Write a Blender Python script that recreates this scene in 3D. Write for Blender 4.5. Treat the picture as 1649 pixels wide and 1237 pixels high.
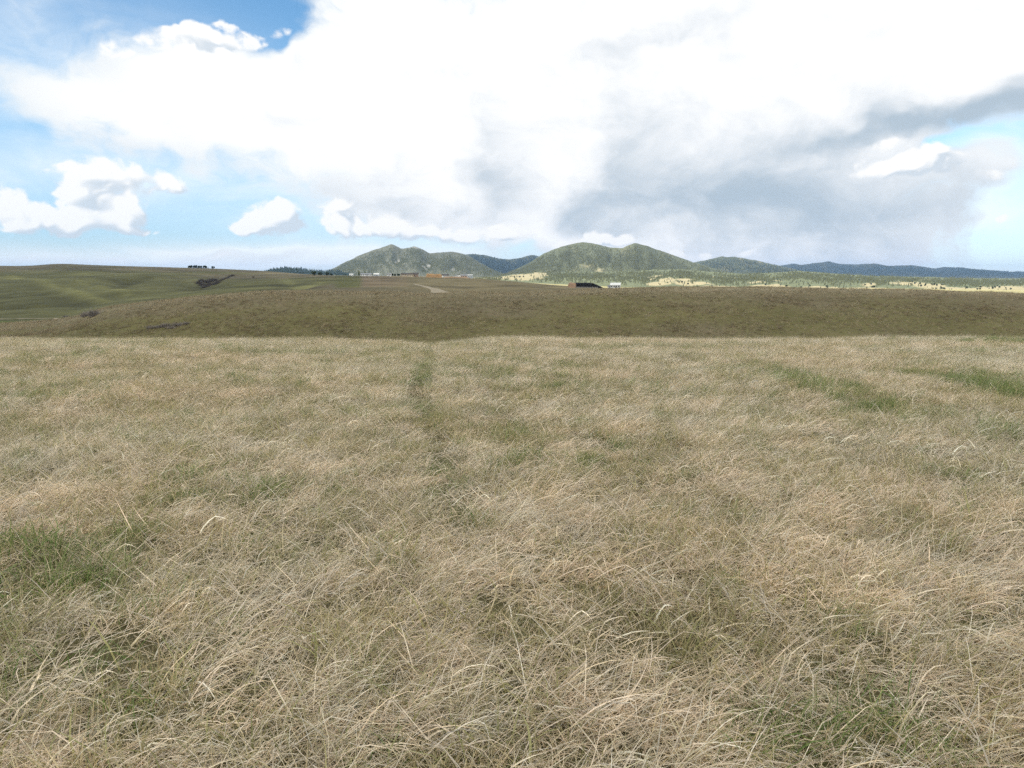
import bpy, math, random
import numpy as np

# ------------------------------------------------------------------ camera, sky, sun
scene = bpy.context.scene
for o in list(bpy.data.objects):
    bpy.data.objects.remove(o)
R = math.radians
SRCW, SRCH = 1649, 1237
LENS = 26.0
F = LENS / 36.0 * SRCW
CX, CY = SRCW / 2, SRCH / 2
HORIZON = 447.0
EYE = 1.65
PITCH = math.atan((CY - HORIZON) / F)

cam_data = bpy.data.cameras.new("camera")
cam_data.lens = LENS
cam_data.sensor_width = 36.0
cam_data.clip_start = 0.05
cam_data.clip_end = 120000
cam = bpy.data.objects.new("camera", cam_data)
cam.location = (0, 0, EYE)
cam.rotation_euler = (math.pi / 2 - PITCH, 0, 0)
scene.collection.objects.link(cam)
scene.camera = cam

SUN_EL, SUN_AZ = R(40), R(232)          # azimuth measured clockwise from +Y: behind and to the left
sun_vec = np.array([math.sin(SUN_AZ) * math.cos(SUN_EL), math.cos(SUN_AZ) * math.cos(SUN_EL), math.sin(SUN_EL)])
sl = bpy.data.lights.new("sun", 'SUN')
sl.energy = 3.6
sl.angle = R(0.53)
sl.color = (1.0, 0.95, 0.86)
sun = bpy.data.objects.new("sun", sl)
sun.rotation_euler = (math.pi / 2 - SUN_EL, 0, math.pi - SUN_AZ)
scene.collection.objects.link(sun)

scene.view_settings.view_transform = 'Standard'
scene.view_settings.look = 'None'
scene.view_settings.exposure = 0.2
scene.view_settings.gamma = 1.0
scene.cycles.use_denoising = False      # keep the grain of single blades
scene.cycles.max_bounces = 6
scene.cycles.diffuse_bounces = 3
scene.cycles.glossy_bounces = 2
scene.cycles.transmission_bounces = 4
scene.cycles.transparent_max_bounces = 8
scene.cycles.volume_bounces = 0


def ray(px, py):
    """pixel of the photograph -> (x/y, z/y) of the view ray"""
    dx, dy = (px - CX) / F, -(py - CY) / F
    den = math.cos(PITCH) + dy * math.sin(PITCH)
    return dx / den, (-math.sin(PITCH) + dy * math.cos(PITCH)) / den


class S:
    """a node socket with arithmetic"""
    nt = None

    def __init__(self, s):
        self.s = s

    @staticmethod
    def put(node, i, v):
        if isinstance(v, S):
            S.nt.links.new(v.s, node.inputs[i])
        else:
            node.inputs[i].default_value = v

    @staticmethod
    def math(op, *a):
        n = S.nt.nodes.new('ShaderNodeMath')
        n.operation = op
        for i, v in enumerate(a):
            S.put(n, i, v)
        return S(n.outputs[0])

    def __add__(self, o): return S.math('ADD', self, o)
    __radd__ = __add__
    def __sub__(self, o): return S.math('SUBTRACT', self, o)
    def __rsub__(self, o): return S.math('SUBTRACT', o, self)
    def __mul__(self, o): return S.math('MULTIPLY', self, o)
    __rmul__ = __mul__
    def __truediv__(self, o): return S.math('DIVIDE', self, o)
    def exp(self): return S.math('EXPONENT', self)
    def max(self, o): return S.math('MAXIMUM', self, o)
    def min(self, o): return S.math('MINIMUM', self, o)

    @staticmethod
    def tint(c, rgb):
        n = S.nt.nodes.new('ShaderNodeVectorMath')
        n.operation = 'MULTIPLY'
        S.nt.links.new(c.s, n.inputs[0])
        n.inputs[1].default_value = rgb
        return S(n.outputs[0])

    def step(self, a, b):
        n = S.nt.nodes.new('ShaderNodeMapRange')
        n.interpolation_type = 'SMOOTHSTEP'
        S.put(n, 0, self)
        n.inputs[1].default_value, n.inputs[2].default_value = a, b
        return S(n.outputs[0])


def vec(x, y, z):
    n = S.nt.nodes.new('ShaderNodeCombineXYZ')
    for i, v in enumerate((x, y, z)):
        S.put(n, i, v)
    return S(n.outputs[0])


def fbm(v, scale, detail=5, rough=0.55, dist=0.0, dims='3D', lac=2.0, out=0):
    n = S.nt.nodes.new('ShaderNodeTexNoise')
    n.noise_dimensions = dims
    S.put(n, 'Vector', v)
    n.inputs['Scale'].default_value = scale
    n.inputs['Detail'].default_value = detail
    n.inputs['Roughness'].default_value = rough
    n.inputs['Lacunarity'].default_value = lac
    n.inputs['Distortion'].default_value = dist
    return S(n.outputs[out])


def mixc(f, a, b):
    n = S.nt.nodes.new('ShaderNodeMix')
    n.data_type = 'RGBA'
    S.put(n, 0, f)
    for i, v in ((6, a), (7, b)):
        if isinstance(v, S):
            S.nt.links.new(v.s, n.inputs[i])
        else:
            n.inputs[i].default_value = (*v, 1)
    return S(n.outputs[2])


def gauss_sum(az, el, blobs, grow=1.0):
    """sum of tilted elliptical blobs; centres and sizes in photograph pixels, turned into directions"""
    tot = None
    p = vec(az, el, 0.0)
    for (px, py, sx, sy, rot, w) in blobs:
        sx, sy = sx * grow, sy * grow
        tx, tz = ray(px, py)
        a0, e0 = math.atan(tx), math.atan2(tz, math.hypot(1, tx))
        ka = sx / F / (1 + tx * tx)
        kb = sy / F / math.sqrt(1 + tx * tx)
        if rot:
            n = S.nt.nodes.new('ShaderNodeMapping')
            n.vector_type = 'TEXTURE'
            S.put(n, 0, p)
            n.inputs[1].default_value = (a0, e0, 0)
            n.inputs[2].default_value = (0, 0, R(rot))
            n.inputs[3].default_value = (ka, kb, 1)
        else:
            n = S.nt.nodes.new('ShaderNodeVectorMath')
            n.operation = 'MULTIPLY_ADD'
            S.put(n, 0, p)
            n.inputs[1].default_value = (1 / ka, 1 / kb, 0)
            n.inputs[2].default_value = (-a0 / ka, -e0 / kb, 0)
        d = S.nt.nodes.new('ShaderNodeVectorMath')
        d.operation = 'DOT_PRODUCT'
        S.nt.links.new(n.outputs[0], d.inputs[0])
        S.nt.links.new(n.outputs[0], d.inputs[1])
        g = S.math('POWER', 0.367879, S(d.outputs['Value']))
        tot = S.math('MULTIPLY_ADD', g, float(w), 0.0 if tot is None else tot)
    return tot


world = bpy.data.worlds.new("World")
scene.world = world
world.use_nodes = True
S.nt = world.node_tree
S.nt.nodes.clear()
tc = S.nt.nodes.new('ShaderNodeTexCoord')
sep = S.nt.nodes.new('ShaderNodeSeparateXYZ')
S.nt.links.new(tc.outputs['Generated'], sep.inputs[0])
dx_, dy_, dz_ = (S(sep.outputs[i]) for i in range(3))
az = S.math('ARCTAN2', dx_, dy_)
el = S.math('ARCSINE', dz_)
sky = S.nt.nodes.new('ShaderNodeTexSky')
sky.sky_type = 'NISHITA'
sky.sun_disc = False
sky.sun_elevation = SUN_EL
sky.sun_rotation = SUN_AZ
sky.air_density = 1.0
sky.dust_density = 0.2
sky.ozone_density = 2.0
BG = 0.12
CLOUD_W = 0.97
K = 1.0 / BG
PV = vec(az, el * 1.5, 0.0)
warp = fbm(PV, 9.0, 3, 0.55, dims='2D', out=1)
wsep = S.nt.nodes.new('ShaderNodeSeparateColor')
S.nt.links.new(warp.s, wsep.inputs[0])
wx, wy = S(wsep.outputs[0]) - 0.5, S(wsep.outputs[1]) - 0.5
azw, elw = az + wx * 0.10, el + wy * 0.06
fine = fbm(vec(azw, elw * 1.4, 3.0), 16.0, 6, 0.58, dims='2D')
streak = fbm(vec(az * 1.0 + el * 0.9, el * 4.0, 7.0), 4.0, 5, 0.55, 0.4, dims='2D')

BIG = [(820, 170, 440, 150, 0, 1.25), (1330, 60, 420, 120, 0, 1.2), (1200, 300, 330, 120, 0, 1.1),
       (360, 170, 230, 80, 5, 0.95), (130, 160, 150, 50, 0, 0.35), (640, 60, 180, 60, 10, 0.6), (700, 300, 200, 70, 0, 0.5), (900, 360, 120, 40, 0, 0.5),
       (300, 85, 60, 35, 0, 0.5), (560, 20, 70, 40, 0, 0.5), (1480, 130, 250, 50, 10, 0.8), (1500, 275, 90, 26, 0, 0.35), (1270, 395, 300, 55, 0, .62), (1100, 395, 200, 30, 0, .5), (690, 350, 230, 30, 0, .75), (130, 320, 100, 30, 0, .5),
       (350, 12, 170, 40, -4, -1.3), (438, 62, 30, 20, 0, -0.9), (1545, 228, 80, 16, 8, -0.7), (1640, 335, 60, 60, 0, -0.75), (1660, 220, 40, 30, 0, -.2), (1590, 270, 50, 22, 0, .25),
       (300, 335, 340, 40, 0, -0.5), (230, 422, 340, 12, 0, .75), (0, 300, 90, 60, 0, -0.5), (0, 210, 60, 60, 0, -.3), (620, 405, 260, 16, 0, -.5)]
DARK = [(620, 345, 150, 22, 0, .22), (130, 325, 110, 22, 0, .3), (1170, 300, 420, 130, 0, 0.34), (1440, 200, 220, 20, 8, 0.85), (1640, 160, 140, 26, 8, 0.6), (1150, 335, 260, 70, -4, 0.34), (1350, 375, 190, 80, 0, 0.40), (1280, 310, 130, 50, 0, .28), (1000, 330, 90, 26, 0, .22), (940, 330, 90, 36, 0, 0.35),
        (1090, 45, 110, 20, 8, 0.34), (960, 85, 90, 25, 20, 0.22), (800, 285, 50, 50, 0, 0.22), (720, 345, 160, 36, 0, 0.22), (1010, 180, 80, 110, 20, 0.30), (790, 250, 70, 70, 0, .22), (880, 200, 60, 40, 0, .14), (560, 300, 140, 30, 0, .16), (250, 240, 160, 30, 0, .14), (1210, 215, 120, 26, 0, .3), (1560, 290, 90, 40, 0, .2)]
VEIL = [(560, 345, 260, 40, 0, .5), (90, 60, 260, 60, 0, .6), (30, 160, 120, 80, 0, .55), (250, 280, 330, 45, 0, .75), (270, 418, 360, 18, 0, 1.5), (560, 412, 200, 16, 0, 1.0), (1600, 340, 90, 80, 0, .8), (1580, 245, 110, 40, 0, .75), (1620, 180, 70, 60, 0, .5), (700, 400, 200, 20, 0, .3)]
PUFF = [(300, 50, 38, 14, 0, .75), (345, 66, 30, 14, 0, .7), (372, 40, 15, 7, 0, .6), (405, 66, 18, 12, 0, .65), (455, 52, 16, 8, 10, .45), (245, 72, 30, 12, 0, .55), (190, 80, 30, 12, 0, .45),
        (422, 355, 36, 16, 10, 0.95), (447, 340, 22, 17, 0, 0.8), (396, 368, 22, 8, 0, 0.55), (462, 356, 16, 14, 0, .4),
        (118, 310, 22, 17, 0, 0.8), (70, 350, 42, 14, 0, 0.8), (100, 358, 30, 14, 0, 0.5), (122, 372, 22, 12, 0, 0.85), (206, 338, 22, 17, 0, 0.85), (180, 362, 34, 11, 0, 0.65), (150, 345, 26, 16, 0, .6), (8, 328, 40, 24, 0, 0.9), (160, 322, 34, 14, 0, .4), (40, 368, 30, 9, 0, .5), (240, 370, 34, 5, 0, .45),
        (130, 274, 60, 17, 0, 0.75), (205, 292, 66, 18, 0, 0.6), (275, 298, 22, 10, 0, .5),
        (540, 365, 28, 13, 0, 0.85), (548, 335, 26, 12, 0, 0.75), (585, 372, 20, 8, 0, .4), (620, 366, 30, 14, 0, 0.85), (668, 377, 28, 10, 0, 0.85), (752, 384, 26, 9, 0, 0.85), (710, 376, 26, 9, 0, .45), (805, 380, 22, 8, 0, .5), (830, 372, 40, 12, 0, 0.5), (900, 392, 16, 8, 0, .7), (965, 382, 26, 10, 0, 0.8), (1010, 388, 22, 8, 0, .6), (1090, 408, 16, 6, 0, 0.7), (1130, 410, 14, 6, 0, .7), (1200, 408, 20, 8, 0, .4),
        (1475, 262, 42, 17, 0, 0.85), (1500, 244, 22, 10, 0, 0.7), (1420, 268, 40, 14, 0, .5), (1415, 232, 34, 10, 12, 0.5), (1530, 268, 30, 12, 0, .5), (1616, 352, 13, 5, 0, 0.85), (1590, 285, 26, 10, 0, .4)]

rest = (S.math('ABSOLUTE', az) - 0.75).step(0.0, 0.35).max((el - 0.36).step(0.0, 0.25)) * 0.62   # elsewhere: broken cloud all round and overhead
c1 = gauss_sum(azw, elw, BIG) + rest + (fine - 0.5) * 1.1 + (streak - 0.5) * 0.35
a1 = c1.step(0.12, 0.84)
dark = gauss_sum(azw, elw, DARK) + (fine - 0.5) * 0.80 + (streak - 0.5) * 0.45 + wx * 0.5
veil = (gauss_sum(az, el, VEIL) * (streak * 1.6 - 0.05 + (fine - 0.5) * 0.7)).max(0.0).min(0.92)
vo = S.nt.nodes.new('ShaderNodeTexVoronoi')
vo.voronoi_dimensions = '2D'
vo.feature = 'SMOOTH_F1'
S.put(vo, 'Vector', vec(azw, elw * 1.25, 0.0))
vo.inputs['Scale'].default_value = 62.0
pn = (fbm(vec(az, el * 1.3, 1.0), 40.0, 5, 0.62, dims='2D') - 0.5) * 1.1 + (0.42 - S(vo.outputs['Distance'])) * 0.55
g2 = gauss_sum(az + wx * 0.035, el + wy * 0.02, PUFF, 1.2)
c2 = g2 + pn * (g2 * 2.2).min(1.0)
a2 = c2.step(0.24, 0.64)
lit = gauss_sum(az + wx * 0.035 - 0.012, el + wy * 0.02 + 0.010, PUFF, 1.2)   # how thick the cloud is towards the light, upper left
sh2 = (lit - g2 + (0.5 - fine) * 0.5 + (S(vo.outputs['Distance']) - 0.38) * 0.7).step(-0.16, 0.34)

skyr = S(sky.outputs[0])
skyc = mixc(el.step(-0.02, 0.22), S.tint(skyr, (0.74, 0.90, 1.24)), S.tint(skyr, (0.83, 1.19, 1.30)))
grey = (0.42 * K, 0.51 * K, 0.59 * K)
core = mixc(c1.step(0.4, 1.2), (0.80 * K, 0.845 * K, 0.87 * K), (CLOUD_W * K, CLOUD_W * K, CLOUD_W * K))
core = mixc(rest, core, S.tint(core, (2.8, 2.6, 2.27)))  # unseen cloud outside the view, brightened and warmed to light the land
col1 = mixc(dark.step(-0.10, 1.25), core, grey)
col2 = mixc(sh2, (0.95 * K, 0.945 * K, 0.935 * K), (0.60 * K, 0.67 * K, 0.735 * K))
out = mixc(veil, skyc, (0.92 * K, 0.96 * K, 0.97 * K))
out = mixc(a1, out, col1)
out = mixc(a2 * 0.92, out, col2)
bg = S.nt.nodes.new('ShaderNodeBackground')
S.nt.links.new(out.s, bg.inputs[0])
bg.inputs[1].default_value = BG
wo = S.nt.nodes.new('ShaderNodeOutputWorld')
S.nt.links.new(bg.outputs[0], wo.inputs[0])
world.cycles.sampling_method = 'MANUAL'
world.cycles.sample_map_resolution = 512

# ------------------------------------------------------------------ helpers
rng = np.random.default_rng(11)


def lattice(ix, iy, seed):
    h = (ix.astype(np.int64) * 374761393 + iy.astype(np.int64) * 668265263 + seed * 974634777) & 0x7fffffff
    h = ((h ^ (h >> 13)) * 1274126177) & 0x7fffffff
    return ((h ^ (h >> 16)) & 0xffff) / 65535.0


def vnoise(x, y, seed=0):
    ix, iy = np.floor(x), np.floor(y)
    fx, fy = x - ix, y - iy
    fx, fy = fx * fx * (3 - 2 * fx), fy * fy * (3 - 2 * fy)
    a, b = lattice(ix, iy, seed), lattice(ix + 1, iy, seed)
    c, d = lattice(ix, iy + 1, seed), lattice(ix + 1, iy + 1, seed)
    return a + (b - a) * fx + (c - a) * fy + (a - b - c + d) * fx * fy


def nz(x, y, scale, octs=4, seed=0, gain=0.5):
    """fractal noise, about -1..1"""
    x, y = np.asarray(x, float) / scale, np.asarray(y, float) / scale
    t, amp, s = 0, 1.0, 0
    for k in range(octs):
        t = t + amp * (vnoise(x * 2 ** k + 17.3 * k, y * 2 ** k - 9.1 * k, seed + k) * 2 - 1)
        s += amp
        amp *= gain
    return t / s * 1.6


def sstep(v, a, b):
    t = np.clip((v - a) / (b - a), 0, 1)
    return t * t * (3 - 2 * t)


def set_props(o, label=None, cat=None, group=None, kind=None):
    for k, v in (('label', label), ('category', cat), ('group', group), ('kind', kind)):
        if v:
            o[k] = v
    return o


def mesh_from(name, verts, faces, mats=(), smooth=False, col=None, mat_idx=None):
    """verts n x 3; faces list or an n x k array of equal polygons"""
    me = bpy.data.meshes.new(name)
    verts = np.asarray(verts, np.float32)
    if isinstance(faces, np.ndarray):
        nf, k = faces.shape
        me.vertices.add(len(verts))
        me.vertices.foreach_set('co', verts.ravel())
        me.loops.add(nf * k)
        me.loops.foreach_set('vertex_index', faces.astype(np.int32).ravel())
        me.polygons.add(nf)
        me.polygons.foreach_set('loop_start', np.arange(nf, dtype=np.int32) * k)
        me.update(calc_edges=True)
    else:
        me.from_pydata([tuple(map(float, v)) for v in verts], [], faces)
    for m in mats:
        me.materials.append(m)
    if mat_idx is not None:
        me.polygons.foreach_set('material_index', np.asarray(mat_idx, np.int32))
    if smooth:
        me.polygons.foreach_set('use_smooth', np.ones(len(me.polygons), bool))
    if col is not None:
        at = me.color_attributes.new('tone', 'FLOAT_COLOR', 'POINT')
        c = np.ones((len(verts), 4), np.float32)
        c[:, :3] = col
        at.data.foreach_set('color', c.ravel())
    me.validate()
    me.update()
    return me


def link(name, me, parent=None, loc=(0, 0, 0), rz=0.0):
    o = bpy.data.objects.new(name, me)
    o.location = loc
    o.rotation_euler = (0, 0, rz)
    if parent:
        o.parent = parent
    scene.collection.objects.link(o)
    return o


def new_mat(name):
    m = bpy.data.materials.new(name)
    m.use_nodes = True
    S.nt = m.node_tree
    bs = S.nt.nodes['Principled BSDF']
    return m, bs


def plain(name, col, rough=0.8, var=0.12, scale=3.0):
    """paint, plaster, metal: base colour broken by worn patches"""
    m, bs = new_mat(name)
    tcn = S.nt.nodes.new('ShaderNodeTexCoord')
    n = fbm(S(tcn.outputs['Object']), scale, 4, 0.6)
    c = mixc(n.step(0.3, 0.7), [v * (1 - var) for v in col], [min(1, v * (1 + var)) for v in col])
    S.nt.links.new(c.s, bs.inputs['Base Color'])
    bs.inputs['Roughness'].default_value = rough
    return m


def attr_node(name, kind='GEOMETRY'):
    n = S.nt.nodes.new('ShaderNodeAttribute')
    n.attribute_name = name
    n.attribute_type = kind
    return S(n.outputs['Color'])


def ground_mat(name, scales, contrast=0.45, bump=0.0, bscale=1.0, hue=0.0):
    """surface whose colour zones come with the mesh and whose mottling is noise at several sizes in the place"""
    m, bs = new_mat(name)
    g = S.nt.nodes.new('ShaderNodeNewGeometry')
    pos = S(g.outputs['Position'])
    tone = attr_node('tone')
    f = None
    for i, sc in enumerate(scales):
        n = fbm(pos, 1.0 / sc, 5, 0.65)
        f = n if f is None else f * 0.5 + n * 0.5
    k = S.math('MULTIPLY_ADD', f - 0.5, 2.6 * contrast, 1.0).max(0.25)
    vm = S.nt.nodes.new('ShaderNodeVectorMath')
    vm.operation = 'SCALE'
    S.nt.links.new(tone.s, vm.inputs[0])
    S.put(vm, 'Scale', k)
    base = S(vm.outputs[0])
    if hue:
        n2 = fbm(pos, 1.0 / (scales[0] * 2.3), 4, 0.6)
        base = mixc(n2.step(0.35, 0.7) * hue, base, S.tint(base, (0.85, 1.15, 0.75)))
    S.nt.links.new(base.s, bs.inputs['Base Color'])
    bs.inputs['Roughness'].default_value = 0.95
    bs.inputs['Specular IOR Level'].default_value = 0.1
    if bump:
        b = S.nt.nodes.new('ShaderNodeBump')
        b.inputs['Strength'].default_value = 1.0
        b.inputs['Distance'].default_value = bump
        S.put(b, 'Height', fbm(pos, 1.0 / bscale, 5, 0.6))
        S.nt.links.new(b.outputs[0], bs.inputs['Normal'])
    return m


# ------------------------------------------------------------------ the lie of the land
def px_t(px, py=HORIZON):
    return ray(px, py)[0]


def zz(py, Y):
    return EYE + ray(CX, py)[1] * Y


# rows of ground heights, near to far: (distance, [(photo column, photo row the ground has there at that distance)...])
CREST = [(-500, 560), (0, 530), (60, 524), (110, 517), (143, 509), (178, 496), (255, 485), (351, 476), (420, 470.5), (476, 469), (578, 473), (706, 474),
         (757, 473), (820, 472.5), (900, 471.5), (1000, 467), (1200, 465), (1400, 468), (1649, 474), (2100, 480)]
ROWS = [
    (100, None),
    (155, CREST),
    (270, [(-500, 517), (0, 515), (130, 513), (200, 500), (300, 488), (400, 480), (520, 476), (700, 478), (900, 477), (1649, 486), (2100, 490)]),
    (480, [(-500, 490), (0, 492), (120, 490), (200, 480), (300, 472), (400, 466), (520, 464), (640, 462), (760, 466), (850, 465), (930, 466.5), (1000, 466.5), (1200, 470), (1649, 482), (2100, 486)]),
    (700, [(-500, 470), (0, 466), (120, 466), (250, 463), (350, 461), (420, 457), (520, 453), (640, 453), (760, 458), (850, 459), (925, 463), (1000, 464.5), (1200, 469), (1649, 480), (2100, 486)]),
    (1100, [(-500, 446), (0, 441), (150, 441), (260, 442), (350, 446), (420, 446), (500, 444.5), (560, 444.5), (650, 445), (700, 447), (760, 448), (800, 451), (900, 460), (1000, 465), (1200, 467), (1649, 478), (2100, 484)]),
    (2000, [(-500, 429), (0, 428.5), (68, 429.5), (85, 427.5), (112, 425.6), (180, 428.5), (250, 430.5), (350, 433), (430, 436.5), (500, 442), (560, 445), (650, 446), (700, 449), (760, 449), (800, 452), (900, 460), (1000, 464), (1200, 466), (1649, 474), (2100, 480)]),
    (3000, [(-500, 434), (0, 434), (430, 440), (560, 446), (700, 449), (760, 450), (800, 452), (880, 456), (1000, 461), (1200, 463), (1400, 462), (1649, 465), (2100, 468)]),
    (4600, [(-500, 440), (430, 443), (560, 444), (700, 445), (880, 450), (1649, 456), (2100, 456)]),
    (9000, [(-500, 446), (2100, 449)]),
    (60000, [(-500, 447.4), (2100, 447.4)]),
]


def near_height(x, y):
    z = -0.00105 * np.clip(y - 3, 0, 40) ** 2
    z = z - np.clip(y - 26, 0, 80) * 0.062 - 0.0012 * np.clip(y - 26, 0, 60) ** 2
    z = z - .28 * np.exp(-((x + .113 * y) / 1.3) ** 2) * sstep(y, 17, 29)
    return z + 0.07 * nz(x, y, 5.0, 2, 3) + 0.035 * nz(x, y, 1.3, 2, 5)


GULLIES = []        # (points on the ground, half width in m, depth in m, colour brightness bringing out relief and growth)


def line_dist(pts, x, y):
    d = np.full(x.shape, 1e9)
    for a, b in zip(pts[:-1], pts[1:]):
        ab = b - a
        t = np.clip(((x - a[0]) * ab[0] + (y - a[1]) * ab[1]) / (ab @ ab), 0, 1)
        d = np.minimum(d, np.hypot(x - a[0] - t * ab[0], y - a[1] - t * ab[1]))
    return d


def height(x, y):
    x, y = np.asarray(x, float), np.asarray(y, float)
    x, y = np.broadcast_arrays(x, y)
    yy = np.maximum(y, 1.0)
    px = CX + np.clip(x / yy, -1.1, 1.1) * F * (1 / (math.cos(PITCH) + math.tan(PITCH) * math.sin(PITCH)))
    hn = near_height(x, np.minimum(y, 74))
    Ys = [45.0, 72.0]
    Zs = [near_height(x, np.full_like(y, 45.0)), near_height(x, np.full_like(y, 72.0)) * 0.9]
    for Y, prof in ROWS:
        Ys.append(float(Y))
        if prof is None:
            Zs.append(np.interp(px, [-300, 0, 140, 400, 1649, 2000], [-10.5, -9.5, -8.6, -7.8, -7.2, -7.0]))
        else:
            ax, ay = zip(*prof)
            w = 14
            py = sum(np.interp(px + d, ax, ay) for d in (-w, -w / 2, 0, w / 2, w)) / 5
            Zs.append(zz(py, Y))
    L = np.log(np.array(Ys))
    Z = np.stack(Zs)
    n = len(L)
    h = np.diff(L)[:, None] if y.ndim == 1 else np.diff(L).reshape(-1, *([1] * y.ndim))
    d = np.diff(Z, axis=0) / h
    m = np.zeros_like(Z)
    same = d[:-1] * d[1:] > 0
    w1, w2 = 2 * h[1:] + h[:-1], h[1:] + 2 * h[:-1]
    with np.errstate(divide='ignore', invalid='ignore'):
        hm = (w1 + w2) / (w1 / d[:-1] + w2 / d[1:])
    m[1:-1] = np.where(same, hm, 0)
    m[0], m[-1] = d[0], 0
    ly = np.log(np.clip(y, Ys[0], Ys[-1]))
    k = np.clip(np.searchsorted(L, ly, side='right') - 1, 0, n - 2)
    kk = k[None]
    tk = lambda A: np.take_along_axis(A, kk, 0)[0]
    hk = np.diff(L)[k]
    t = (ly - L[k]) / hk
    z0, z1, m0, m1 = tk(Z[:-1]), tk(Z[1:]), tk(m[:-1]), tk(m[1:])
    hf = (2 * t ** 3 - 3 * t ** 2 + 1) * z0 + (t ** 3 - 2 * t ** 2 + t) * hk * m0 + (-2 * t ** 3 + 3 * t ** 2) * z1 + (t ** 3 - t ** 2) * hk * m1
    # rolls, gullies and knolls
    left = sstep(px, 560, 330)
    far = sstep(y, 230, 420) * sstep(y, 1700, 1200)
    g1 = np.abs(nz(x + 0.55 * y, y * 0.55 - 0.3 * x, 260, 3, 21))
    hf = hf - far * left * (np.clip(0.28 - g1, 0, 1) * 14 + 2.2 * (nz(x, y, 90, 3, 25) + .3))
    hf = hf + sstep(y, 100, 140) * (0.35 * nz(x, y, 28, 3, 8) + 0.16 * nz(x, y, 6, 3, 9)) * sstep(y, 900, 300)
    hf = hf + 0.55 * np.exp(-(((x + 8.5) / 3.2) ** 2 + ((y - 152) / 5) ** 2))
    for pts, hw, dep, _ in GULLIES:
        hf = hf - dep * np.exp(-(line_dist(pts, x, y) / hw) ** 2)
    w = sstep(y, 45, 72)
    return hn * (1 - w) + hf * w


def ground(px, py, y0=30.0, y1=9000.0):
    """the first ground point that pixel's ray meets"""
    t, s = ray(px, py)
    ys = np.geomspace(y0, y1, 6000)
    d = EYE + s * ys - height(t * ys, ys)
    i = int(np.argmax(d < 0)) if (d < 0).any() else int(np.argmin(d))
    y = ys[i]
    return np.array([t * y, y, float(height(t * y, y))])


def at(px, Y, py=HORIZON):
    """ground point under a photo column at a given distance"""
    x = px_t(px, py) * Y
    return np.array([x, Y, float(height(x, Y))])


GULLIES = [(np.array([ground(px, py, 240)[:2] for px, py in pl]), hw, dep, br) for pl, hw, dep, br in (
    ([(15, 443), (75, 456), (130, 474), (165, 486)], 5, -1.6, 1.7), ([(130, 453), (170, 462), (206, 477)], 4.5, -1.4, 1.65),
    ([(186, 466), (205, 455), (240, 446)], 14, 3.2, .62), ([(60, 470), (110, 484), (150, 492)], 12, 2.2, .7), ([(318, 462), (333, 455), (352, 450), (376, 443)], 9, 2.5, .66),
    ([(280, 445), (300, 458), (322, 466)], 14, 1.8, .85), ([(0, 498), (50, 496), (110, 492)], 5, 1.0, .6), ([(20, 506), (70, 503), (120, 500)], 4, .6, .66),
    ([(455, 448), (470, 457), (482, 464)], 6, 1.0, 1.5), ([(520, 453), (500, 460), (482, 465)], 6, .8, 1.5), ([(0, 441.5), (130, 441.6), (265, 443)], 14, -.8, 1.45),
    ([(180, 486), (240, 481), (310, 475)], 10, -.3, 1.4), ([(0, 461), (30, 459), (60, 462)], 18, .6, .72), ([(410, 462), (450, 458), (480, 466)], 12, .8, .85))]

# ------------------------------------------------------------------ colour of the ground: zones of grass, stubble and earth, sunlit crest painted in
def zones(x, y):
    yy = np.maximum(y, 1)
    px = CX + np.clip(x / yy, -1.3, 1.3) * F * 0.99
    C = lambda *c: np.array(c)[None]
    n1, n2, n3 = nz(x, y, 60, 4, 31), nz(x, y, 14, 4, 33), nz(x, y, 300, 3, 35)
    near = C(.085, .072, .036)
    brown = C(.135, .107, .066)
    olive = C(.118, .099, .044)
    ridge_mix = sstep(n1 * .6 + n2 * .5 + sstep(y, 118, 140) * .7 - 0.68 + 0.92 * sstep(px, 950, 1250), -.35, .5)[:, None]
    ridge = olive * (1 - ridge_mix) + brown * ridge_mix
    crest = (sstep(y, 141, 152) * (.5 + .5 * sstep(px, 750, 1000)))[:, None]
    ridge = ridge * (1 - crest) + C(.20, .162, .112) * crest  # sunlit band along the crest, painted as a lighter tan
    hill_g = C(.090, .083, .036)
    hill_b = C(.108, .086, .054)
    hm = sstep(n3 + .4 * n1 + sstep(y, 1000, 1500) * 1.0 + sstep(px, 430, 620) * .7, .0, .75)[:, None]
    hill = hill_g * (1 - hm) + hill_b * hm
    bright = (np.exp(-((y - 235) / 38) ** 2) * sstep(px, 230, 90))[:, None]
    hill = hill * (1 - bright) + C(.075, .095, .018) * bright
    plot = ((px > 545) & (px < 585) & (y > 480) & (y < 1150))[:, None]
    hill = np.where(plot, C(.080, .076, .028) * np.ones_like(hill), hill)
    plot2 = ((px > 588) & (px < 660) & (y > 500) & (y < 1150))[:, None]
    hill = np.where(plot2, C(.130, .092, .062) * np.ones_like(hill), hill)
    rim = (sstep(y, 170, 230) * sstep(px, 560, 760))[:, None]
    rimc = C(.150, .116, .066)
    hill = hill * (1 - rim) + rimc * rim
    straw = C(.42, .35, .185)
    st = (sstep(y, 1250, 1500) * sstep(px, 745, 790))[:, None]
    hill = hill * (1 - st) + straw * st
    w1 = sstep(y, 34, 60)[:, None]
    w2 = sstep(y, 165, 225)[:, None]
    c = near * (1 - w1) + ridge * w1
    c = c * (1 - w2) + hill * w2
    c = c * (1 + w2 * (.36 * nz(x, y, 45, 4, 37) + .22 * nz(x, y * .35, 20, 3, 38))[:, None])
    for pts, hw, _, br in GULLIES:
        c = c * (1 + (br - 1) * np.exp(-(line_dist(pts, x, y) / hw / .8) ** 2))[:, None]
    far = sstep(y, 5000, 9000)[:, None]
    return c * (1 - far) + C(.10, .11, .06) * far


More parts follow.
